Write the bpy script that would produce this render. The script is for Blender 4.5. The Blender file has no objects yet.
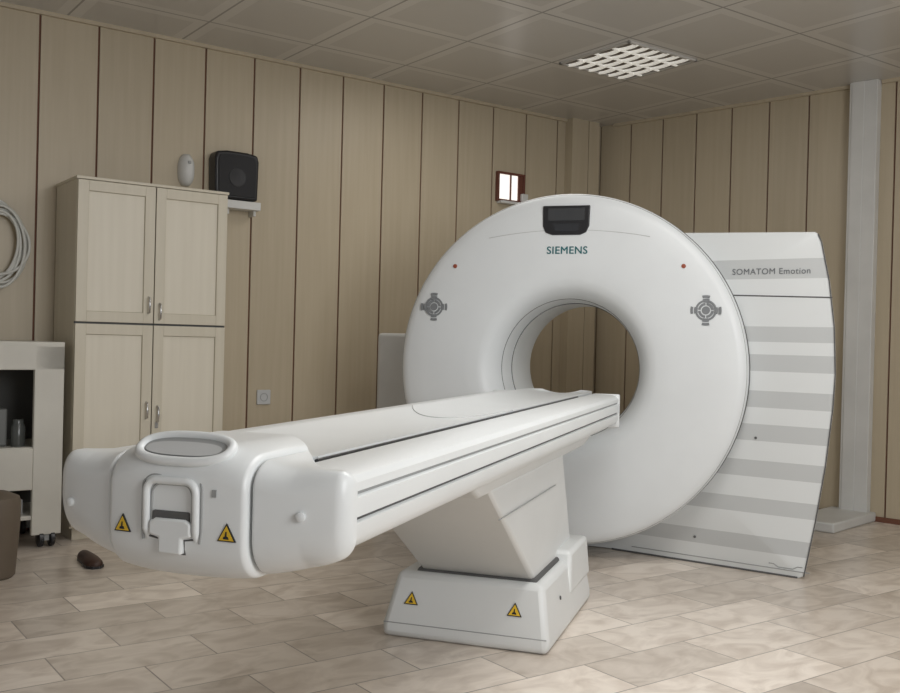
import bpy, math, random
from mathutils import Vector, Matrix
random.seed(4)
S = bpy.context.scene
COL = S.collection
try:
    S.view_settings.view_transform = 'Standard'
    S.view_settings.look = 'None'
except Exception: pass

# ------------------------------------------------------------ materials
def mat(name, col, rough=0.5, metal=0.0, emit=None, es=1.0, var=0.04, scale=6.0, coat=0.0, bump=0.0):
    m = bpy.data.materials.new(name); m.use_nodes = True
    nt = m.node_tree; b = nt.nodes['Principled BSDF']
    b.inputs['Roughness'].default_value = rough
    b.inputs['Metallic'].default_value = metal
    b.inputs['Coat Weight'].default_value = coat
    tc = nt.nodes.new('ShaderNodeTexCoord')
    n = nt.nodes.new('ShaderNodeTexNoise'); n.inputs['Scale'].default_value = scale; n.inputs['Detail'].default_value = 3
    nt.links.new(tc.outputs['Object'], n.inputs['Vector'])
    r = nt.nodes.new('ShaderNodeValToRGB')
    r.color_ramp.elements[0].position = 0.3; r.color_ramp.elements[1].position = 0.7
    r.color_ramp.elements[0].color = tuple(c*(1-var) for c in col)+(1,)
    r.color_ramp.elements[1].color = tuple(min(1, c*(1+var)) for c in col)+(1,)
    nt.links.new(n.outputs['Fac'], r.inputs['Fac'])
    nt.links.new(r.outputs['Color'], b.inputs['Base Color'])
    if bump:
        bp = nt.nodes.new('ShaderNodeBump'); bp.inputs['Strength'].default_value = bump; bp.inputs['Distance'].default_value = 0.002
        n2 = nt.nodes.new('ShaderNodeTexNoise'); n2.inputs['Scale'].default_value = 400
        nt.links.new(tc.outputs['Object'], n2.inputs['Vector'])
        nt.links.new(n2.outputs['Fac'], bp.inputs['Height']); nt.links.new(bp.outputs['Normal'], b.inputs['Normal'])
    if emit:
        b.inputs['Emission Color'].default_value = tuple(emit)+(1,)
        b.inputs['Emission Strength'].default_value = es
    return m

WHITE = mat('white_plastic', (0.73, 0.755, 0.765), 0.38, var=0.015, bump=0.05)
WHITE2 = mat('white_plastic_warm', (0.77, 0.795, 0.80), 0.33, var=0.015)
SEAM = mat('seam_dark', (0.10, 0.10, 0.10), 0.7)
BLACK = mat('black_plastic', (0.015, 0.015, 0.017), 0.35)
GREYP = mat('grey_plastic', (0.33, 0.34, 0.34), 0.5)
LGREY = mat('light_grey_plastic', (0.5, 0.51, 0.51), 0.45)
TEAL = mat('teal_print', (0.015, 0.13, 0.145), 0.5)
PRINT = mat('grey_print', (0.14, 0.15, 0.16), 0.5)
RED = mat('red_lamp', (0.30, 0.07, 0.035), 0.4)
YELLOW = mat('yellow_sticker', (0.75, 0.48, 0.03), 0.5)
CHROME = mat('chrome', (0.6, 0.6, 0.6), 0.25, metal=1.0)
BEIGE = mat('beige_paint_metal', (0.60, 0.58, 0.52), 0.5)
BROWN = mat('brown_plastic', (0.14, 0.11, 0.08), 0.6)
SHOE = mat('dark_leather', (0.05, 0.022, 0.014), 0.5)
REDF = mat('red_frame_paint', (0.14, 0.045, 0.028), 0.5)
TRIMW = mat('white_trim_paint', (0.62, 0.62, 0.60), 0.5)
CABLE = mat('cable_white', (0.6, 0.6, 0.56), 0.5)
GROOVE = mat('groove_redbrown', (0.15, 0.06, 0.035), 0.7)
SCREEN = mat('dark_screen', (0.03, 0.032, 0.036), 0.15)
LOGO = mat('grille_grey', (0.20, 0.21, 0.22), 0.6)

def wood(name, c1, c2, plank=0.29, off=0.0, grain=1.0):
    m = bpy.data.materials.new(name); m.use_nodes = True
    nt = m.node_tree; L = nt.links; b = nt.nodes['Principled BSDF']; b.inputs['Roughness'].default_value = 0.42
    tc = nt.nodes.new('ShaderNodeTexCoord')
    mp = nt.nodes.new('ShaderNodeMapping'); mp.inputs['Scale'].default_value = (34*grain, 34*grain, 1.5*grain)
    L.new(tc.outputs['Object'], mp.inputs['Vector'])
    n = nt.nodes.new('ShaderNodeTexNoise'); n.inputs['Scale'].default_value = 1.0; n.inputs['Detail'].default_value = 6
    L.new(mp.outputs['Vector'], n.inputs['Vector'])
    sp = nt.nodes.new('ShaderNodeSeparateXYZ'); L.new(tc.outputs['Object'], sp.inputs['Vector'])
    a = nt.nodes.new('ShaderNodeMath'); a.operation = 'SUBTRACT'; a.inputs[1].default_value = off; L.new(sp.outputs['X'], a.inputs[0])
    d = nt.nodes.new('ShaderNodeMath'); d.operation = 'DIVIDE'; d.inputs[1].default_value = plank; L.new(a.outputs[0], d.inputs[0])
    f = nt.nodes.new('ShaderNodeMath'); f.operation = 'FLOOR'; L.new(d.outputs[0], f.inputs[0])
    w = nt.nodes.new('ShaderNodeTexWhiteNoise'); w.noise_dimensions = '1D'; L.new(f.outputs[0], w.inputs['W'])
    r = nt.nodes.new('ShaderNodeValToRGB')
    r.color_ramp.elements[0].position = 0.3; r.color_ramp.elements[1].position = 0.7
    r.color_ramp.elements[0].color = c1+(1,); r.color_ramp.elements[1].color = c2+(1,)
    L.new(n.outputs['Fac'], r.inputs['Fac'])
    mr = nt.nodes.new('ShaderNodeMapRange'); mr.inputs['To Min'].default_value = 0.97; mr.inputs['To Max'].default_value = 1.03
    L.new(w.outputs['Value'], mr.inputs['Value'])
    mx = nt.nodes.new('ShaderNodeVectorMath'); mx.operation = 'SCALE'
    L.new(r.outputs['Color'], mx.inputs[0]); L.new(mr.outputs['Result'], mx.inputs['Scale'])
    L.new(mx.outputs['Vector'], b.inputs['Base Color'])
    return m
WALLWOOD = wood('wall_wood_panel', (0.455, 0.385, 0.275), (0.495, 0.425, 0.31), off=0.19, plank=0.2895)
CABWOOD = wood('cabinet_wood', (0.60, 0.55, 0.44), (0.64, 0.59, 0.48), plank=5)
CABPAN = wood('cabinet_wood_panel', (0.68, 0.63, 0.52), (0.72, 0.67, 0.56), plank=5)

def floor_mat():
    m = bpy.data.materials.new('floor_marble_tiles'); m.use_nodes = True
    nt = m.node_tree; L = nt.links; b = nt.nodes['Principled BSDF']
    tc = nt.nodes.new('ShaderNodeTexCoord')
    br = nt.nodes.new('ShaderNodeTexBrick')
    br.inputs['Scale'].default_value = 1.0
    br.inputs['Brick Width'].default_value = 0.46; br.inputs['Row Height'].default_value = 0.23
    br.inputs['Mortar Size'].default_value = 0.0026; br.inputs['Mortar Smooth'].default_value = 0.3
    br.inputs['Color1'].default_value = (0.83, 0.755, 0.68, 1); br.inputs['Color2'].default_value = (0.57, 0.51, 0.45, 1)
    br.inputs['Mortar'].default_value = (0.33, 0.29, 0.26, 1)
    br.offset = 0.5
    L.new(tc.outputs['Object'], br.inputs['Vector'])
    n = nt.nodes.new('ShaderNodeTexNoise'); n.inputs['Scale'].default_value = 6; n.inputs['Detail'].default_value = 10; n.inputs['Distortion'].default_value = 1.5
    mp = nt.nodes.new('ShaderNodeMapping'); mp.inputs['Scale'].default_value = (0.9, 1.4, 1); mp.inputs['Rotation'].default_value = (0, 0, .35)
    L.new(tc.outputs['Object'], mp.inputs['Vector'])
    # shift the veining per tile so every slab differs
    ad = nt.nodes.new('ShaderNodeVectorMath'); ad.operation = 'MULTIPLY_ADD'; ad.inputs[1].default_value = (40, 25, 10)
    L.new(br.outputs['Color'], ad.inputs[0]); L.new(mp.outputs['Vector'], ad.inputs[2])
    L.new(ad.outputs['Vector'], n.inputs['Vector'])
    r = nt.nodes.new('ShaderNodeValToRGB')
    r.color_ramp.elements[0].position = 0.32; r.color_ramp.elements[0].color = (0.78, 0.74, 0.70, 1)
    r.color_ramp.elements[1].position = 0.60; r.color_ramp.elements[1].color = (1.05, 1.04, 1.02, 1)
    L.new(n.outputs['Fac'], r.inputs['Fac'])
    mx = nt.nodes.new('ShaderNodeMix'); mx.data_type = 'RGBA'; mx.blend_type = 'MULTIPLY'; mx.inputs['Factor'].default_value = 1
    L.new(br.outputs['Color'], mx.inputs[6]); L.new(r.outputs['Color'], mx.inputs[7])
    L.new(mx.outputs[2], b.inputs['Base Color'])
    b.inputs['Roughness'].default_value = 0.28
    bp = nt.nodes.new('ShaderNodeBump'); bp.inputs['Strength'].default_value = 0.3; bp.inputs['Distance'].default_value = 0.003; bp.invert = True
    L.new(br.outputs['Fac'], bp.inputs['Height']); L.new(bp.outputs['Normal'], b.inputs['Normal'])
    return m

def ceil_mat():
    m = bpy.data.materials.new('ceiling_metal_tiles'); m.use_nodes = True
    nt = m.node_tree; L = nt.links; b = nt.nodes['Principled BSDF']
    tc = nt.nodes.new('ShaderNodeTexCoord')
    sp = nt.nodes.new('ShaderNodeSeparateXYZ'); L.new(tc.outputs['Object'], sp.inputs['Vector'])
    def M(op, a, bb=None):
        x = nt.nodes.new('ShaderNodeMath'); x.operation = op
        for i, v in enumerate((a, bb)):
            if v is None: continue
            if isinstance(v, (int, float)): x.inputs[i].default_value = v
            else: L.new(v, x.inputs[i])
        return x.outputs[0]
    def edge(o):
        f = M('FRACT', M('ADD', M('DIVIDE', o, 0.6), 50.0))
        return M('ABSOLUTE', M('SUBTRACT', f, 0.5))
    e = M('MAXIMUM', edge(sp.outputs['X']), edge(sp.outputs['Y']))
    seam = M('GREATER_THAN', e, 0.491)
    inner = M('LESS_THAN', e, 0.40)
    mx = nt.nodes.new('ShaderNodeMix'); mx.data_type = 'RGBA'
    mx.inputs[6].default_value = (0.66, 0.645, 0.62, 1); mx.inputs[7].default_value = (0.575, 0.56, 0.535, 1)
    L.new(inner, mx.inputs[0])
    mx2 = nt.nodes.new('ShaderNodeMix'); mx2.data_type = 'RGBA'; mx2.inputs[7].default_value = (0.30, 0.29, 0.28, 1)
    L.new(seam, mx2.inputs[0]); L.new(mx.outputs[2], mx2.inputs[6])
    L.new(mx2.outputs[2], b.inputs['Base Color'])
    b.inputs['Roughness'].default_value = 0.28; b.inputs['Metallic'].default_value = 0.15
    return m

def stripe_mat():
    m = bpy.data.materials.new('striped_side_cover'); m.use_nodes = True
    nt = m.node_tree; L = nt.links; b = nt.nodes['Principled BSDF']; b.inputs['Roughness'].default_value = 0.4
    tc = nt.nodes.new('ShaderNodeTexCoord')
    sp = nt.nodes.new('ShaderNodeSeparateXYZ'); L.new(tc.outputs['Object'], sp.inputs['Vector'])
    a = nt.nodes.new('ShaderNodeMath'); a.operation = 'DIVIDE'; a.inputs[1].default_value = 1.6; L.new(sp.outputs['Z'], a.inputs[0])
    r = nt.nodes.new('ShaderNodeValToRGB'); r.color_ramp.interpolation = 'CONSTANT'
    W = (0.69, 0.71, 0.71, 1); G = (0.52, 0.535, 0.535, 1)
    els = r.color_ramp.elements
    bands = [(0, W), (0.09, G), (0.16, W), (0.26, G), (0.33, W), (0.425, G), (0.50, W), (0.585, G), (0.66, W), (0.735, G), (0.81, W),
             (0.90, G), (0.975, W), (1.03, G), (1.10, W), (1.31, G), (1.40, W)]
    els[0].position = 0; els[0].color = W
    els[1].position = 0.09/1.6; els[1].color = G
    for z, c in bands[2:]:
        e = els.new(z/1.6); e.color = c
    L.new(a.outputs[0], r.inputs['Fac']); L.new(r.outputs['Color'], b.inputs['Base Color'])
    return m

# ------------------------------------------------------------ geometry helpers
def empty(name, loc, rotz=0):
    e = bpy.data.objects.new(name, None); e.location = loc; e.rotation_euler = (0, 0, rotz); e.empty_display_size = 0.1
    COL.objects.link(e); return e
def mesh(name, V, F, mats, parent=None, smooth=False, mi=None, bevel=0, loc=None, rot=None, sharp=None):
    me = bpy.data.meshes.new(name); me.from_pydata([tuple(v) for v in V], [], F)
    for m in (mats if isinstance(mats, list) else [mats]): me.materials.append(m)
    if mi:
        for p, i in zip(me.polygons, mi): p.material_index = i
    import bmesh
    bm = bmesh.new(); bm.from_mesh(me); bmesh.ops.recalc_face_normals(bm, faces=bm.faces[:]); bm.to_mesh(me); bm.free()
    if smooth:
        for p in me.polygons: p.use_smooth = True
        if sharp: me.set_sharp_from_angle(angle=math.radians(sharp))
    o = bpy.data.objects.new(name, me); COL.objects.link(o)
    if parent: o.parent = parent
    if loc: o.location = loc
    if rot: o.rotation_euler = rot
    if bevel:
        b = o.modifiers.new('b', 'BEVEL'); b.width = bevel; b.segments = 3; b.limit_method = 'ANGLE'; b.angle_limit = math.radians(35)
        for p in me.polygons: p.use_smooth = True
        me.set_sharp_from_angle(angle=math.radians(40))
    return o
BF = [(0,3,2,1),(4,5,6,7),(0,1,5,4),(1,2,6,5),(2,3,7,6),(3,0,4,7)]
def boxv(x0,x1,y0,y1,z0,z1):
    return [(x0,y0,z0),(x1,y0,z0),(x1,y1,z0),(x0,y1,z0),(x0,y0,z1),(x1,y0,z1),(x1,y1,z1),(x0,y1,z1)]
def box(name, x0,x1,y0,y1,z0,z1, m, parent=None, bevel=0, **k):
    return mesh(name, boxv(x0,x1,y0,y1,z0,z1), BF, m, parent, bevel=bevel, **k)
def boxes(name, L, mats, parent=None, bevel=0):
    V=[];F=[];MI=[]
    for t in L:
        n=len(V); V+=boxv(*t[:6]); F+=[tuple(i+n for i in f) for f in BF]; MI+=[t[6] if len(t)>6 else 0]*6
    return mesh(name,V,F,mats,parent,mi=MI,bevel=bevel)
def loft(name, rings, m, parent=None, cap=True, closed=False, **k):
    n=len(rings[0]); V=[v for r in rings for v in r]; F=[]
    R=len(rings)
    for i in range(R if closed else R-1):
        a=i*n; b=((i+1)%R)*n
        for j in range(n): F.append((a+j,a+(j+1)%n,b+(j+1)%n,b+j))
    if cap and not closed: F.append(tuple(range(n))); F.append(tuple(range((R-1)*n,R*n)))
    return mesh(name,V,F,m,parent,**k)
def lathe_y(name, prof, m, cz, parent=None, seg=144, cx=0, closed=False, smooth=True, sharp=50):
    rings=[[(cx+r*math.cos(2*math.pi*j/seg), y, cz+r*math.sin(2*math.pi*j/seg)) for j in range(seg)] for r,y in prof]
    return loft(name,rings,m,parent,cap=False,closed=closed,smooth=smooth,sharp=sharp)
def lathe_z(name, prof, m, parent=None, seg=40, loc=(0,0,0), rot=None, sharp=40):
    rings=[[(r*math.cos(2*math.pi*j/seg), r*math.sin(2*math.pi*j/seg), z) for j in range(seg)] for r,z in prof]
    return loft(name,rings,m,parent,cap=True,smooth=True,sharp=sharp,loc=loc,rot=rot)
def tube(name, pts, rad, m, parent=None, cyclic=False, smooth=True, res=6):
    c=bpy.data.curves.new(name,'CURVE'); c.dimensions='3D'; c.bevel_depth=rad; c.bevel_resolution=res; c.use_fill_caps=True
    s=c.splines.new('POLY'); s.points.add(len(pts)-1)
    for p,q in zip(s.points,pts): p.co=(*q,1)
    s.use_cyclic_u=cyclic; s.use_smooth=True
    c.materials.append(m); o=bpy.data.objects.new(name,c); COL.objects.link(o)
    if parent: o.parent=parent
    return o
def text(name, body, size, m, parent, loc, rot, width=None, off=0.0):
    c=bpy.data.curves.new(name,'FONT'); c.body=body; c.size=size; c.extrude=0.0008; c.align_x='CENTER'; c.align_y='CENTER'; c.offset=off
    c.space_character=1.08
    c.materials.append(m); o=bpy.data.objects.new(name,c); COL.objects.link(o); o.parent=parent; o.location=loc; o.rotation_euler=rot
    if width:
        bpy.context.view_layer.update()
        o.scale=(width/o.dimensions.x,)*3 if o.dimensions.x>0 else (1,1,1)
    return o
def warning(name, parent, loc, rot, s=0.04):
    e=bpy.data.objects.new(name,None); COL.objects.link(e); e.parent=parent; e.location=loc; e.rotation_euler=rot; e.empty_display_size=.02
    def prism(nm,pts,d0,d1,m):
        n=len(pts); V=[(x,d0,z) for x,z in pts]+[(x,d1,z) for x,z in pts]
        F=[tuple(range(n)),tuple(range(n,2*n))]+[(i,(i+1)%n,(i+1)%n+n,i+n) for i in range(n)]
        return mesh(nm,V,F,m,e)
    h=s*0.87
    prism('sticker_border',[(-s/2,0),(s/2,0),(0,h)],0.002,-0.0008,BLACK)
    k=.80; c=h/3
    prism('sticker_field',[(x*k,c+(z-c)*k) for x,z in [(-s/2,0),(s/2,0),(0,h)]],-0.0008,-0.0014,YELLOW)
    prism('sticker_mark',[(-s*.15,h*.14),(s*.15,h*.14),(s*.1,h*.28),(s*.03,h*.3),(s*.03,h*.55),(-s*.03,h*.55),(-s*.06,h*.3),(-s*.15,h*.25)],-0.0014,-0.002,BLACK)
    return e

# ------------------------------------------------------------ room
ZC=2.6
AL=math.atan2(2.4,3.31)
WL=(-2.243,4.8)
def wl(s,y,z=0):
    return (WL[0]+s*math.cos(AL)-y*math.sin(AL), WL[1]+s*math.sin(AL)+y*math.cos(AL), z)
LEN=4.088
def plank_wall(name, loc, rot, x0, x1, start, pitch):
    L=[(x0,x1,0.010,0.12,0,ZC,1)]
    x=start
    while x-pitch>x0: x-=pitch
    cuts=[x0]
    while x<x1-0.01:
        if x>x0+.01: cuts.append(x)
        x+=pitch
    cuts.append(x1)
    for a,b in zip(cuts[:-1],cuts[1:]): L.append((a+0.0055,b-0.0055,0,0.012,0,ZC,0))
    o=boxes(name,L,[WALLWOOD,GROOVE])
    o.location=loc; o.rotation_euler=(0,0,rot); return o
plank_wall('wall_left',(WL[0],WL[1],0),AL,-4.6,LEN,0.19,0.2895)
AR=math.atan2(-1.48,1.52)
CR=(1.067,7.2)
plank_wall('wall_right',(CR[0],CR[1],0),AR,-0.02,5.2,0.265,0.262)
fr=boxes('floor',[(-4.7,8.6,-7.8,2.2,-0.1,0)],[floor_mat()]); fr.location=(WL[0],WL[1],0); fr.rotation_euler=(0,0,AL)
c0=wl(2.715,-1.595)
ce=boxes('ceiling',[(-7.4,5.9,-6.2,3.8,0,0.1)],[ceil_mat()]); ce.location=(c0[0],c0[1],ZC); ce.rotation_euler=(0,0,AL)
pl=boxes('wall_corner_pilaster',[(3.74,3.895,-0.075,0.0,0,ZC,0),(3.901,4.00,-0.075,0.0,0,ZC,0),(3.75,3.99,-0.069,0.0,0,ZC,1)],[WALLWOOD,GROOVE]); pl.location=(WL[0],WL[1],0); pl.rotation_euler=(0,0,AL)
def wbox(name,L,mats,right=False,bevel=0):
    o=boxes(name,L,mats,bevel=bevel); o.location=(CR[0],CR[1],0) if right else (WL[0],WL[1],0); o.rotation_euler=(0,0,AR if right else AL); return o
wbox('baseboard_left',[(-4.6,3.74,-0.012,0,0,0.05)],[GROOVE])
wbox('baseboard_right',[(0.10,1.84,-0.012,0,0,0.03),(2.02,5.2,-0.012,0,0,0.03)],[GROOVE],True)
wbox('trim_1',[(-4.6,3.74,-0.02,0,ZC-0.02,ZC)],[WALLWOOD])
wbox('trim_2',[(0.12,1.84,-0.02,0,ZC-0.02,ZC),(2.02,5.2,-0.02,0,ZC-0.02,ZC)],[WALLWOOD],True)
tr=empty('cable_trunking',(CR[0],CR[1],0),AR)
box('vertical_duct',1.85,2.015,-0.06,0,0,ZC,TRIMW,tr,bevel=0.004)
box('duct_lid',1.865,1.94,-0.066,-0.06,0.0,ZC,TRIMW,tr,bevel=0.003)
box('floor_duct',1.78,2.05,-0.60,-0.0,0,0.055,TRIMW,tr,bevel=0.01)

# ceiling luminaire with louvre
lc=wl(3.015,-1.295)
lum=empty('ceiling_louvre_light',(lc[0],lc[1],ZC),AL)
H=0.27
CEILP=mat('ceiling_frame_paint',(0.5,0.48,0.45),.4)
boxes('housing_frame',[(-H,H,-H,-H+.015,-0.012,0),(-H,H,H-.015,H,-0.012,0),(-H,-H+.015,-H,H,-0.012,0),(H-.015,H,-H,H,-0.012,0)],[CEILP],lum)
box('reflector_back',-H+.012,H-.012,-H+.012,H-.012,-0.004,-0.001,mat('louvre_back',(0.11,0.085,0.06),0.5),lum)
LV=mat('louvre_blade',(0.85,0.85,0.80),0.3,emit=(1,0.96,0.88),es=0.30)
L=[]
for i in range(1,4):
    y=-H+i*2*H/4; L.append((-H+.012,H-.012,y-.006,y+.006,-0.012,-0.004))
boxes('louvre_long_blades',L,[LV],lum)
V=[];F=[]
for r in range(4):
    y0=-H+r*2*H/4+.004; y1=-H+(r+1)*2*H/4-.004
    for i in range(6):
        xc=-H+.03+(i+.5)*(2*H-.06)/6; w=.019; K=8
        base=len(V)
        for j in range(K+1):
            t=j/K; y=y0+(y1-y0)*t; bow=.012*math.sin(math.pi*t)
            V+=[(xc-w+bow,y,-.004),(xc+w+bow,y,-.004),(xc+w*.5+bow,y,-.013),(xc-w*.5+bow,y,-.013)]
        for j in range(K):
            a=base+4*j
            for q in range(4): F.append((a+q,a+(q+1)%4,a+4+(q+1)%4,a+4+q))
        F.append((base,base+1,base+2,base+3)); e0=base+4*K; F.append((e0,e0+1,e0+2,e0+3))
mesh('louvre_cross_blades',V,F,LV,lum)

# ------------------------------------------------------------ CT gantry
TH=math.radians(-18.3)
G0=(0.55,4.62,0)
ga=empty('ct_scanner_gantry',G0,TH)
CZ=0.882
lathe_y('front_disc_cover',[(0.0+.78,.20),(.818,.195),(.825,.185),(.825,0.0),(.822,-.014),(.814,-.026),(.80,-.036),(.775,-.043),(.70,-.049),(.60,-.050),(.50,-.048),(.43,-.042),(.395,-.03),(.37,-.008),(.35,.022),(.336,.06),(.328,.105),(.322,.15),(.320,.20)],WHITE,CZ,ga,sharp=60)
lathe_y('bore_tunnel',[(.320,.20),(.316,.203),(.316,.56),(.32,.60),(.34,.65),(.38,.70),(.42,.72)],WHITE2,CZ,ga)
def torus_y(name,R,y,r,m):
    lathe_y(name,[(R+r*math.cos(t*math.pi/4),y+r*math.sin(t*math.pi/4)) for t in range(8)],m,CZ,ga,closed=True)
torus_y('bore_seam',.3345,.07,.0022,SEAM)
torus_y('bore_gap_ring',.3185,.203,.003,SEAM)
torus_y('disc_edge_seam_shade',.8245,.055,.0045,SEAM)  # dark ring paints the gap shade in the seam between disc and body
torus_y('disc_edge_groove',.817,-.0225,.0012,GREYP)
poly=[(1.08,0.012),(1.12,0.25),(1.155,0.5),(1.178,0.75),(1.184,0.9),(1.175,1.1),(1.15,1.3),(1.115,1.47),(1.10,1.505),(1.085,1.515),(.419,1.54)]
for a in range(60,222,6): poly.append((.78*math.cos(math.radians(a)),CZ+.78*math.sin(math.radians(a))))
poly+=[(-.55,0.0),(1.06,0.0)]
def hit(ang):
    dx,dz=math.cos(ang),math.sin(ang); best=None
    for i in range(len(poly)):
        x1,z1=poly[i]; x2,z2=poly[(i+1)%len(poly)]; z1-=CZ; z2-=CZ
        ex,ez=x2-x1,z2-z1; den=dx*ez-dz*ex
        if abs(den)<1e-9: continue
        t=(x1*ez-z1*ex)/den; u=(x1*dz-z1*dx)/den
        if t>0 and -1e-6<=u<=1+1e-6:
            if best is None or t<best: best=t
    return best
angs=sorted(set([round(math.atan2(z-CZ,x),5) for x,z in poly]+[round(-math.pi+2*math.pi*i/140,5) for i in range(140)]))
def fa(x): return .26-.28*max(0,(x-.15))/.93
R0=[];R1=[];R2=[];R3=[];R4=[];R5=[];Rm=[]
for a in angs:
    t=hit(a); c,s=math.cos(a),math.sin(a)
    def P(r,y=None,dy=0):
        x=r*c; return (x,(fa(x) if y is None else y)+dy,CZ+r*s)
    R0.append(P(.40)); Rm.append(P((t+.40)/2)); R1.append(P(t-.014)); R2.append(P(t-.004,None,.004)); R3.append(P(t,None,.014)); R4.append(P(t,.68)); R5.append(P(t-.03,.72))
R6=[(.41*math.cos(a),.72,CZ+.41*math.sin(a)) for a in angs]
for rr in (R2,R3,R4,R5,R1):
    for i,(x,y,z) in enumerate(rr): rr[i]=(x,y,max(z,0.001))
loft('rear_body_cover',[R0,Rm,R1,R2,R3,R4,R5,R6],stripe_mat(),ga,cap=False,smooth=True,sharp=35)
def wp(x,z): return (x,fa(x)-.0005,z)
tube('wing_seam_top',[wp(.66+.05*i,1.243-.0015*i) for i in range(11)],.0028,SEAM,ga)
tube('wing_seam_bottom',[wp(.30+.05*i,.03) for i in range(17)],.0022,GREYP,ga)
tube('wing_foot_recess',[wp(.93+.02*i,.05-(.012 if 1<i<6 else 0)) for i in range(8)],.0022,GREYP,ga)
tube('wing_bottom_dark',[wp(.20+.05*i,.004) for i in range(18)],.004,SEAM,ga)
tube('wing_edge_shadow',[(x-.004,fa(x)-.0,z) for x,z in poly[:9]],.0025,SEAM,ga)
for i,(x,z) in enumerate([(.86,.60),(.60,.12)]):
    lathe_z('wing_screw_%d'%(i+1),[(.006,0),(.006,.004)],SEAM,ga,seg=16,loc=(x,fa(x),z),rot=(math.radians(90),0,0))
box('left_service_cover',-1.14,-.74,.42,.66,0,1.035,TRIMW,ga,bevel=0.02)
def prismy(nm,pts,y0,y1,m,par,bevel=0):
    n=len(pts); V=[(x,y0,z) for x,z in pts]+[(x,y1,z) for x,z in pts]
    F=[tuple(range(n)),tuple(range(n,2*n))]+[(i,(i+1)%n,(i+1)%n+n,i+n) for i in range(n)]
    return mesh(nm,V,F,m,par,bevel=bevel)
prismy('display_bezel',[(-.118,1.645),(.104,1.645),(.102,1.55),(.088,1.520),(.06,1.508),(-.072,1.508),(-.104,1.520),(-.117,1.55)],-.03,-.056,BLACK,ga,bevel=.004)
prismy('display_screen',[(-.093,1.632),(.080,1.632),(.080,1.575),(-.093,1.575)],-.05,-.0575,mat('display_glass',(0.05,0.052,0.055),.15),ga)
prismy('display_keys',[(-.068,1.56),(.06,1.56),(.05,1.525),(-.058,1.525)],-.05,-.0575,SCREEN,ga)
tube('cowl_crease',[(.38*(-1+2*i/40),-.0487,1.532-.035*abs(-1+2*i/40)**2) for i in range(41)],.0016,LGREY,ga)
for q,(dx,dz) in enumerate(((-.0009,0),(.0009,0),(0,.0009))):
    text('brand_print_%d'%(q+1),'SIEMENS',.055,TEAL,ga,(dx,-.0503-.0001*q,1.435+dz),(math.radians(90),0,0),width=.19,off=.0)
text('side_print','SOMATOM Emotion',.05,PRINT,ga,(.905,fa(.905)-.002,1.345),(math.radians(90),0,math.atan2(-.28,.93)),width=.345,off=.0)
def arc_blk(cx,cz,r0,r1,a0,a1,n=6):
    return [(cx+r0*math.cos(a0+(a1-a0)*i/n),cz+r0*math.sin(a0+(a1-a0)*i/n)) for i in range(n+1)]+[(cx+r1*math.cos(a1-(a1-a0)*i/n),cz+r1*math.sin(a1-(a1-a0)*i/n)) for i in range(n+1)]
for k,sx in enumerate((-1,1)):
    x=(-.65 if sx<0 else .635); z=1.165; y=-.0485
    par=bpy.data.objects.new('speaker_grille_%d'%(k+1),None); COL.objects.link(par); par.parent=ga; par.empty_display_size=.03
    lathe_z('grille_centre',[(.018,0),(.018,.003),(.0,.003)],LOGO,par,seg=24,loc=(x,y,z),rot=(math.radians(90),0,0))
    for j in range(4):
        a=j*math.pi/2+math.pi/4
        prismy('grille_ring_part',arc_blk(x,z,.023,.034,a-.70,a+.70),y+.001,y-.003,LOGO,par)
        prismy('grille_outer_part',arc_blk(x,z,.038,.047,a-.50,a+.50),y+.001,y-.003,LOGO,par)
        a=j*math.pi/2
        prismy('grille_arm',arc_blk(x,z,.036,.052,a-.30,a+.30),y+.001,y-.003,LOGO,par)
        prismy('grille_arm_end',arc_blk(x,z,.056,.068,a-.26,a+.26),y+.001,y-.003,LOGO,par)
    lathe_z('laser_port_%d'%(k+1),[(.010,0),(.010,.004),(.006,.005)],RED,ga,seg=20,loc=((-.547 if sx<0 else .533),-.0465,1.363),rot=(math.radians(90),0,0))
    lathe_z('lower_port_%d'%(k+1),[(.006,0),(.006,.003)],GREYP,ga,seg=16,loc=(.50*sx,-.046,.42),rot=(math.radians(90),0,0))

# ------------------------------------------------------------ patient table
tb=empty('ct_patient_table',G0,TH)
half=[(.20,.636),(.262,.648),(.280,.660),(.288,.676),(.289,.698),(.282,.701),(.282,.706),(.291,.709),(.292,.724),(.291,.741),(.283,.744),(.283,.7485),(.289,.751),(.288,.765),(.280,.776),(.266,.781),(.187,.786),(.179,.784),(.177,.764)]
sec=half+[(-x*.965,z) for x,z in reversed(half)]
Y1=-.26
n=len(sec)
V=[(x,-3.085-.035*(x/.29),z) for x,z in sec]+[(x,Y1,z) for x,z in sec]
F=[tuple(range(n)),tuple(range(n,2*n))]; MI=[0,0]
for i in range(n):
    F.append((i,(i+1)%n,(i+1)%n+n,i+n))
    MI.append(1 if (17<=i<=19 or i in (5,) or i in (n-2-5,)) else (2 if i in (10,n-2-10) else 0))
mesh('table_frame',V,F,[WHITE2,SEAM,GREYP],tb,mi=MI,smooth=True,sharp=30)
box('rail_end_cap',.18,.292,-.262,-.235,.638,.785,WHITE2,tb,bevel=.008)
box('rail_end_cap_far',-.282,-.18,-.262,-.235,.638,.785,WHITE2,tb,bevel=.008)
tube('pallet_edge_strip',[(.172,-3.0,.7835),(.172,-.60,.7835)],.0042,BLACK,tb)
rings=[]
def palsec(y,w):
    top=[(w*(1-2*i/16),y,.774+.016*abs(1-2*i/16)**2) for i in range(17)]
    bot=[(-w,y,.778),(-w*.6,y,.768),(w*.6,y,.768),(w,y,.778)]
    return top+bot
for y,w in [(-2.98,.165),(-.50,.165),(-.30,.165),(-.2,.160),(-.14,.145),(-.11,.12),(-.10,.09)]: rings.append(palsec(y,w))
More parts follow.
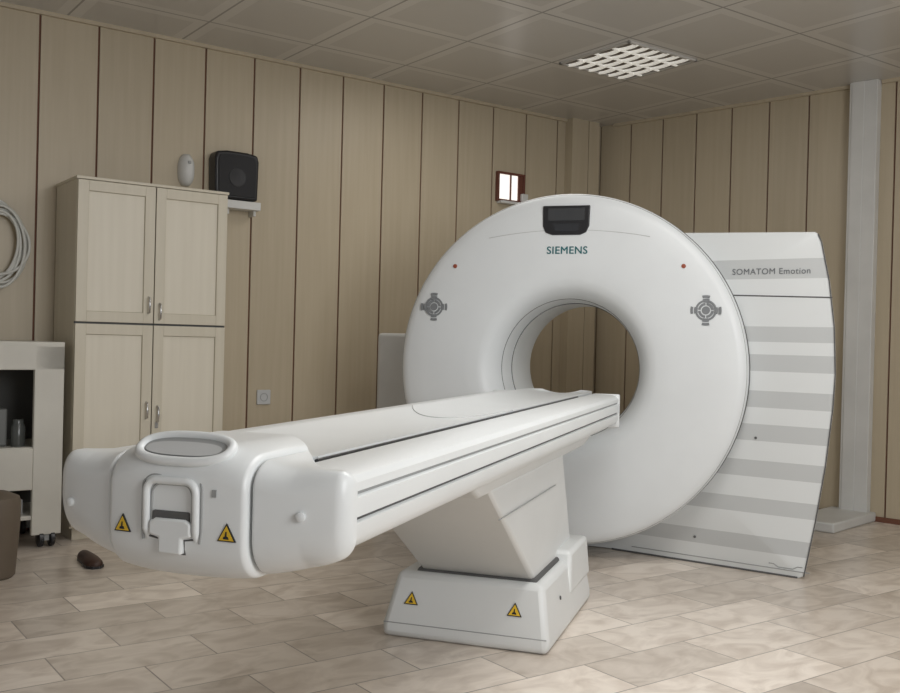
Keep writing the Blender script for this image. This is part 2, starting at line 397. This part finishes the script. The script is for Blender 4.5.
loft('patient_pallet',rings,WHITE2,tb,smooth=True,sharp=30)
tube('pallet_seam',[(.165*(-1+2*i/24),-1.62-.22*(1-((-1+2*i/24))**2),.7748+.016*abs(-1+2*i/24)**2) for i in range(25)],.0016,LGREY,tb)
def smooth(t): t=max(0,min(1,t)); return t*t*(3-2*t)
def capdims(x,grow=0):
    ax=abs(x)
    f=-3.165+(.060 if x<0 else .020)*(ax/.30)**2.2-grow
    t=.788+.027*smooth((.19-ax)/.13)+grow*.3
    b=.596+.058*(ax/.30)**2.6-grow*.4
    bk=-2.90-(.155 if x<0 else .205)*smooth((ax-.07)/.20)
    return f,t,b,bk
def capsec(x,ins,grow=0,rt=.030):
    f,t,b,bk=capdims(x,grow)
    f+=ins; t-=ins; b+=ins
    rb=.068
    rf=min(rt*1.3, (bk-f)*.5)
    rbf=min(rb,(bk-f)*.8)
    rbz=min(rb,(t-b)*.5); rtz=min(rt,(t-b)*.4)
    pts=[]
    N=9
    for i in range(N+1):
        a=math.pi/2+(math.pi/2)*i/N
        pts.append((x,f+rf+rf*math.cos(a),t-rtz+rtz*math.sin(a)))
    for i in range(N+1):
        a=math.pi+(math.pi/2)*i/N
        pts.append((x,f+rbf+rbf*math.cos(a),b+rbz+rbz*math.sin(a)))
    e=min(.015,(bk-f)*.2)
    pts+=[(x,bk-e*.3,b),(x,bk,b+.004),(x,bk,(t+b)/2),(x,bk,t-.010),(x,bk-e*.4,t-.003),(x,bk-e,t)]
    return pts
def cap_piece(name,x0,x1,r0,r1,grow,m=WHITE2,dec=0,rt=.030):
    xs=[]; N=26
    for k in range(8): xs.append(x0+r0*(1-math.cos(k/8*math.pi/2)))
    for k in range(N+1): xs.append(x0+r0+(x1-r1-x0-r0)*k/N)
    for k in range(7,-1,-1): xs.append(x1-r1*(1-math.cos(k/8*math.pi/2)))
    rings=[]
    for x in xs:
        ins=dec
        if x<x0+r0: d=(x-x0)/r0; ins+=r0*(1-math.sqrt(max(0,1-(1-d)**2)))
        if x>x1-r1: d=(x1-x)/r1; ins+=r1*(1-math.sqrt(max(0,1-(1-d)**2)))
        rings.append(capsec(x,ins,grow,rt))
    return loft(name,rings,m,tb,smooth=True,sharp=45)
cap_piece('end_cap_core',-.24,.26,.015,.015,0,SEAM,dec=.018,rt=.045)
cap_piece('end_cap_side_a',-.286,-.1400,.028,.006,0,rt=.042)
cap_piece('end_cap_side_b',.1360,.297,.006,.022,0,rt=.042)
cap_piece('end_cap_centre',-.1355,.1315,.010,.010,.010,rt=.055)
fy=-3.175
def loop(cx,cy,cz,a,b,tilt,n=56,p=2.5):
    out=[]
    for i in range(n):
        t=2*math.pi*i/n; c,s=math.cos(t),math.sin(t)
        x=a*abs(c)**(2/p)*(1 if c>=0 else -1); v=b*abs(s)**(2/p)*(1 if s>=0 else -1)
        out.append((cx+x,cy+v*math.cos(tilt),cz+v*math.sin(tilt)))
    return out
tilt=math.radians(33)
lp=loop(-.002,-3.140,.809,.086,.034,tilt)
tube('grab_handle',lp,.0085,WHITE2,tb,cyclic=True)
rc=loop(-.002,-3.142,.8105,.080,.029,tilt)
mesh('grab_handle_recess',rc,[tuple(range(len(rc)))],GREYP,tb)
rc=loop(-.002,-3.146,.8090,.072,.018,tilt)
mesh('grab_handle_recess_floor',[(x,y-.0005,z+.001) for x,y,z in rc],[tuple(range(len(rc)))],LGREY,tb)
def arcpts(cx,cz,r,a0,a1,y,n=8): return [(cx+r*math.cos(math.radians(a0+(a1-a0)*i/n)),y,cz+r*math.sin(math.radians(a0+(a1-a0)*i/n))) for i in range(n+1)]
U=[(-.048,fy+.008,.660),(-.050,fy-.002,.68)]+arcpts(-.030,.740,.020,180,90,fy-.003)+arcpts(.024,.740,.020,90,0,fy-.003)+[(.044,fy-.002,.68),(.042,fy+.008,.660)]
tube('release_handle',U,.0065,WHITE2,tb)
tube('release_handle_outline',[((x+.003)*1.19-.003,fy+(.003 if z>.75 else .0005),z+(.008 if z>.7 else 0)) for x,y,z in U],.0022,GREYP,tb)
tube('release_handle_inline',[((x+.003)*.82-.003,fy+.0005,z-.006) for x,y,z in U[1:-1]],.0022,GREYP,tb)
box('latch_recess',-.038,.032,fy-.003,fy+.03,.690,.710,SEAM,tb,bevel=.003)
prismy('latch_block',[(-.042,.692),(-.030,.698),(.026,.698),(.037,.692),(.037,.670),(.020,.666),(.020,.640),(-.024,.640),(-.024,.666),(-.042,.670)],fy-.008,fy+.03,WHITE2,tb,bevel=.004)
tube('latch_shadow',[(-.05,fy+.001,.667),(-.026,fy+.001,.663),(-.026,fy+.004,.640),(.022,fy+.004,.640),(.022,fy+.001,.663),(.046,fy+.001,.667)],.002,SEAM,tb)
lathe_z('release_button_a',[(.008,-.01),(.008,.004),(.005,.006)],WHITE,tb,seg=24,loc=(-.240,-3.130,.70),rot=(math.radians(90),0,math.radians(-20)))
lathe_z('release_button_b',[(.008,-.01),(.008,.004),(.005,.006)],WHITE,tb,seg=24,loc=(.222,-3.156,.715),rot=(math.radians(90),0,math.radians(8)))
box('status_led',.072,.080,fy-.001,fy+.01,.738,.750,GREYP,tb)
warning('warning_sticker_a',tb,(-.100,fy+.0035,.668),(0,0,math.radians(-4)),.034)
warning('warning_sticker_b',tb,(.100,fy+.0005,.668),(0,0,0),.034)
# pedestal
def quadloft(name,levels,m,bevel):
    rings=[[(x0,y0,z),(x1,y0,z),(x1,y1,z),(x0,y1,z)] for x0,x1,y0,y1,z in levels]
    return loft(name,rings,m,tb,cap=True,bevel=bevel)
PED=mat('pedestal_plastic',(0.69,0.705,0.70),.42,var=.015)
quadloft('lift_column',[(-.195,.195,-1.36,-.76,.19),(-.205,.205,-2.0,-1.02,.60)],PED,.012)
quadloft('under_carriage',[(-.20,.20,-2.08,-.60,.585),(-.225,.225,-2.25,-.45,.642)],PED,.01)
quadloft('pedestal_base',[(-.305,.268,-1.49,-.73,0.0),(-.305,.268,-1.49,-.73,.045),(-.27,.238,-1.44,-.75,.215)],PED,.022)
quadloft('base_top_collar',[(-.215,.215,-1.43,-.72,.20),(-.205,.205,-1.41,-.74,.226)],SEAM,.004)
quadloft('base_rear_block',[(-.26,.262,-1.10,-.72,.10),(-.24,.25,-1.05,-.73,.25)],PED,.015)
tube('base_seam',[(-.298,-1.488,.05),(.262,-1.488,.05)],.0018,GREYP,tb)
tube('column_panel_seam',[(.2065,-1.90,.50),(.2065,-1.15,.50)],.0018,GREYP,tb)
lathe_z('base_screw',[(.007,0),(.007,.003)],SEAM,tb,seg=16,loc=(.254,-1.25,.13),rot=(0,math.radians(82),0))
sl=math.atan2(.05,.17)
warning('warning_sticker_c',tb,(-.208,-1.4735,.112),(-sl,0,0),.05)
warning('warning_sticker_d',tb,(.150,-1.4735,.112),(-sl,0,0),.05)

# ------------------------------------------------------------ cabinet
cb=empty('storage_cabinet',(WL[0],WL[1],0),AL)
X0,X1=.283,1.037; D=-.40
boxes('carcass',[(X0,X1,D+.02,-.015,0.06,1.735),(X0+.02,X1-.02,D+.05,-.03,0,.06),(X0-.006,X1+.006,D+.0,-.015,1.728,1.742)],[CABWOOD],cb,bevel=.002)
mid=(X0+X1)/2
BEAD=mat('cabinet_bead',(.42,.37,.27),.5)
k=0
for (a,b) in ((X0+.002,mid-.0025),(mid+.0025,X1-.002)):
    for (z0,z1) in ((.07,1.040),(1.050,1.725)):
        k+=1; w=.05
        boxes('door_frame_%d'%k,[(a,a+w,D,D+.02,z0,z1),(b-w,b,D,D+.02,z0,z1),(a+w,b-w,D,D+.02,z1-w,z1),(a+w,b-w,D,D+.02,z0,z0+w)],[CABWOOD],cb,bevel=.0015)
        box('door_panel_%d'%k,a+w-.002,b-w+.002,D+.009,D+.02,z0+w-.002,z1-w+.002,CABPAN,cb)
        tube('door_panel_bead_%d'%k,[(a+w,D+.008,z0+w),(b-w,D+.008,z0+w),(b-w,D+.008,z1-w),(a+w,D+.008,z1-w)],.003,BEAD,cb,cyclic=True)
box('door_gap',mid-.002,mid+.002,D+.012,D+.021,.06,1.73,SEAM,cb)
box('row_gap',X0,X1,D+.012,D+.021,1.040,1.050,SEAM,cb)
for i,(x,z) in enumerate([(mid-.028,1.14),(mid+.028,1.11),(mid-.028,.62),(mid+.028,.60)]):
    tube('handle_%d'%(i+1),[(x,D,z-.04),(x,D-.02,z-.035),(x,D-.024,z),(x,D-.02,z+.035),(x,D,z+.04)],.005,CHROME,cb)
box('lock_plate',mid+.018,mid+.034,D-.004,D,.53,.56,CHROME,cb)

# ------------------------------------------------------------ wall-mounted things
def wempty(name,s,y,z): return empty(name,wl(s,y,z),AL)
dsp=wempty('air_freshener_dispenser',.955,-.0,1.895)
rings=[]
for i in range(9):
    t=i/8; z=-.085+.17*t
    w=.045*(1-abs(2*t-1)**3.2*.55); d=.06*(1-abs(2*t-1)**2.5*.5)
    rings.append([(w*math.cos(a)*1.0,-.003-d*max(0,math.sin(a)),z) for a in [math.pi*j/14 for j in range(15)]])
loft('dispenser_body',rings,TRIMW,dsp,smooth=True,sharp=60)
box('dispenser_nozzle',-.008,.008,-.068,-.05,.03,.045,GREYP,dsp,bevel=.002)
spk=wempty('wall_speaker',1.215,0,1.885)
pts=[(-.125,-.13),(.125,-.13),(.13,.09),(.12,.125),(.06,.135),(-.06,.135),(-.12,.125),(-.13,.09)]
prismy('speaker_case',pts,0,-.10,BLACK,spk,bevel=.012)
prismy('speaker_front_grille',[(x*.86,z*.86) for x,z in pts],-.095,-.105,mat('speaker_cloth',(.03,.03,.032),.9),spk,bevel=.004)
lathe_z('speaker_cone',[(.05,0),(.05,.004),(.042,.004),(.02,.001),(.0,.002)],BLACK,spk,seg=30,loc=(0,-.104,-.01),rot=(math.radians(90),0,0))
shf=wempty('wall_bracket_shelf',1.24,0,1.705)
boxes('shelf_board',[(-.08,.12,-.10,0,.0,.045),(-.07,-.055,-.07,0,-.03,.0),(.09,.105,-.07,0,-.03,.0)],[TRIMW],shf,bevel=.003)
soc=wempty('wall_socket',1.448,0,.65)
box('socket_plate',-.042,.042,-.012,0,-.042,.042,LGREY,soc,bevel=.004)
lathe_z('socket_well',[(.024,0),(.024,.003),(.020,.003),(.020,.0005),(0,.0005)],GREYP,soc,seg=24,loc=(0,-.011,0),rot=(math.radians(90),0,0))
wn=wempty('window_1',3.235,0,2.055)
w,h=.105,.085
boxes('window_frame',[(-w-.015,-w,-.03,0,-h-.015,h+.015),(w,w+.015,-.03,0,-h-.015,h+.015),(-w,w,-.03,0,h,h+.015),(-w,w,-.03,0,-h-.015,-h),(-.005,.005,-.022,0,-h,h),(w-.04,w,-.022,0,-h,h)],[REDF],wn,bevel=.002)
box('window_glass',-w,w,-.012,-.004,-h,h,mat('lit_frosted_glass',(.8,.78,.74),.3,emit=(1,.95,.88),es=.9,var=.1,scale=12),wn)
boxes('window_sill',[(-w,w+.03,-.05,0,-h-.03,-h-.012),(w-.02,w+.03,-.045,-.02,-h-.012,-h+.05)],[TRIMW],wn,bevel=.002)
cc=wempty('cable_coil',.0,-.03,1.42)
P=[]
for i in range(8*40+1):
    t=i/40*2*math.pi; k=i/320
    rx=.115+.020*math.sin(3.1*k*6)+.012*k; rz=.175+.028*math.sin(2.3*k*6+1)
    P.append((rx*math.cos(t)+.014*math.sin(k*9),-.005-.03*k+.006*math.sin(t*1.5),rz*math.sin(t)-.014*math.cos(k*7)))
tube('cable_loops',P,.007,CABLE,cc,res=3)
tube('cable_tail',[(.0,-.03,-.19),(-.04,-.03,-.26),(-.10,-.03,-.29),(-.2,-.02,-.30)],.007,CABLE,cc,res=3)
tube('wall_hook',[(0,.0+.028,.17),(0,-.04,.17),(0,-.045,.2)],.006,CHROME,cc)

# ------------------------------------------------------------ trolley at left
ct=empty('instrument_trolley',(WL[0],WL[1],0),AL)
xr=.225; xl=-.75; yf=-.46; yb=-.03
boxes('trolley_frame',[
 (xl,xr,yf,yb,.925,.95),(xl,xr,yf,yf+.02,.82,.93),(xl,xr,yb-.02,yb,.82,.93),
 (xr-.13,xr,yf,yf+.03,.06,.93),(xr-.04,xr,yb-.03,yb,.06,.93),(xl,xl+.13,yf,yf+.03,.06,.93),(xl,xl+.04,yb-.03,yb,.06,.93),
 (xl,xr,yf+.01,yb,.44,.465),(xl,xr-.13,yf,yf+.025,.27,.46),(xl,xr,yf+.01,yb,.13,.15),(xr-.02,xr,yf+.03,yb-.03,.30,.93)],[BEIGE],ct,bevel=.004)
box('trolley_back_panel',xl+.03,xr-.02,yb-.03,yb-.02,.15,.93,mat('trolley_dark_back',(.08,.078,.07),.6),ct)
for i,(x,y) in enumerate([(xr-.06,yf+.03),(xl+.06,yf+.03),(xr-.06,yb-.05),(xl+.06,yb-.05)]):
    for q,dx in enumerate((-.025,.025)):
        lathe_z('castor_%d_%d'%(i+1,q+1),[(.034,-.012),(.040,-.008),(.040,.008),(.034,.012)],BLACK,ct,seg=24,loc=(x+dx,y,.040),rot=(0,math.radians(90),0))
    box('castor_fork_%d'%(i+1),x-.012,x+.012,y-.02,y+.02,.03,.08,GREYP,ct,bevel=.002)
box('trolley_monitor_base',-.24,0.0,-.38,-.16,.465,.64,mat('trolley_grey_device',(.13,.135,.13),.4),ct,bevel=.01)
lathe_z('trolley_jar',[(.03,0),(.032,.01),(.032,.09),(.024,.105),(.024,.125),(.0,.125)],mat('smoked_glass',(.07,.075,.07),.2),ct,seg=28,loc=(.045,-.38,.465))
boxes('trolley_boxes',[(-.30,-.05,-.40,-.15,.15,.25),(-.02,.07,-.40,-.2,.15,.22)],[GREYP],ct,bevel=.005)

lathe_z('waste_bin',[(.085,0),(.095,.01),(.11,.22),(.112,.30),(.105,.325),(.06,.345),(.0,.35)],BROWN,None,seg=48,loc=(-1.835,3.95,0))
def shoe(name,loc,rz):
    e=empty(name,loc,rz); e.scale=(.85,.85,.85)
    rings=[]
    for t,w,h in [(0,.026,.030),(.08,.034,.040),(.25,.036,.042),(.45,.036,.045),(.65,.043,.042),(.85,.042,.034),(.96,.028,.024),(1,.012,.016)]:
        y=-.13+.26*t
        rings.append([(w*math.cos(a),y,.012+h*max(0,math.sin(a))**.8) for a in [math.pi*j/12 for j in range(13)]])
    loft('shoe_upper',rings,SHOE,e,smooth=True,sharp=60)
    rings=[[(x,y,z) for x,z in ((-w,0),(w,0),(w,.014),(-w,.014))] for y,w in [(-.135,.026),(-.10,.036),(0,.036),(.05,.045),(.10,.044),(.13,.02)]]
    loft('shoe_sole',rings,BLACK,e)
    return e
shoe('shoe',(-1.53,4.22,0),math.radians(215))

# ------------------------------------------------------------ lighting
def area(name,loc,target,size,power,col,sy=None):
    l=bpy.data.lights.new(name,'AREA'); l.size=size; l.energy=power; l.color=col
    if sy: l.shape='RECTANGLE'; l.size_y=sy
    o=bpy.data.objects.new(name,l); COL.objects.link(o); o.location=loc
    d=Vector(target)-Vector(loc); o.rotation_euler=d.to_track_quat('-Z','Y').to_euler(); return o
area('window_light',(2.6,-0.6,1.9),(0.2,4.5,0.6),1.8,76,(0.97,0.985,1.0),1.5)
area('ceiling_lamp_light',(0.9,2.6,2.52),(0.9,2.6,0),1.4,35,(1.0,0.985,0.96))  # added overhead fill, not a lamp of the room
area('ceiling_fill_light_b',(0.3,5.2,2.55),(0.3,5.2,0),0.8,9,(1.0,0.97,0.93))  # weaker added fill near the gantry, apart from the louvre fixture
wd=bpy.data.worlds.new('world'); S.world=wd; wd.use_nodes=True
wd.node_tree.nodes['Background'].inputs[0].default_value=(0.85,0.845,0.84,1)
wd.node_tree.nodes['Background'].inputs[1].default_value=0.40

# ------------------------------------------------------------ camera
cam=bpy.data.cameras.new('camera'); co=bpy.data.objects.new('camera',cam); COL.objects.link(co)
cam.sensor_width=36; cam.lens=39.2; cam.clip_start=.05
M=Matrix.Translation((0,0,1.0))@Matrix.Rotation(math.radians(90-.32),4,'X')@Matrix.Rotation(math.radians(1.43),4,'Z')
co.matrix_world=M
S.camera=co
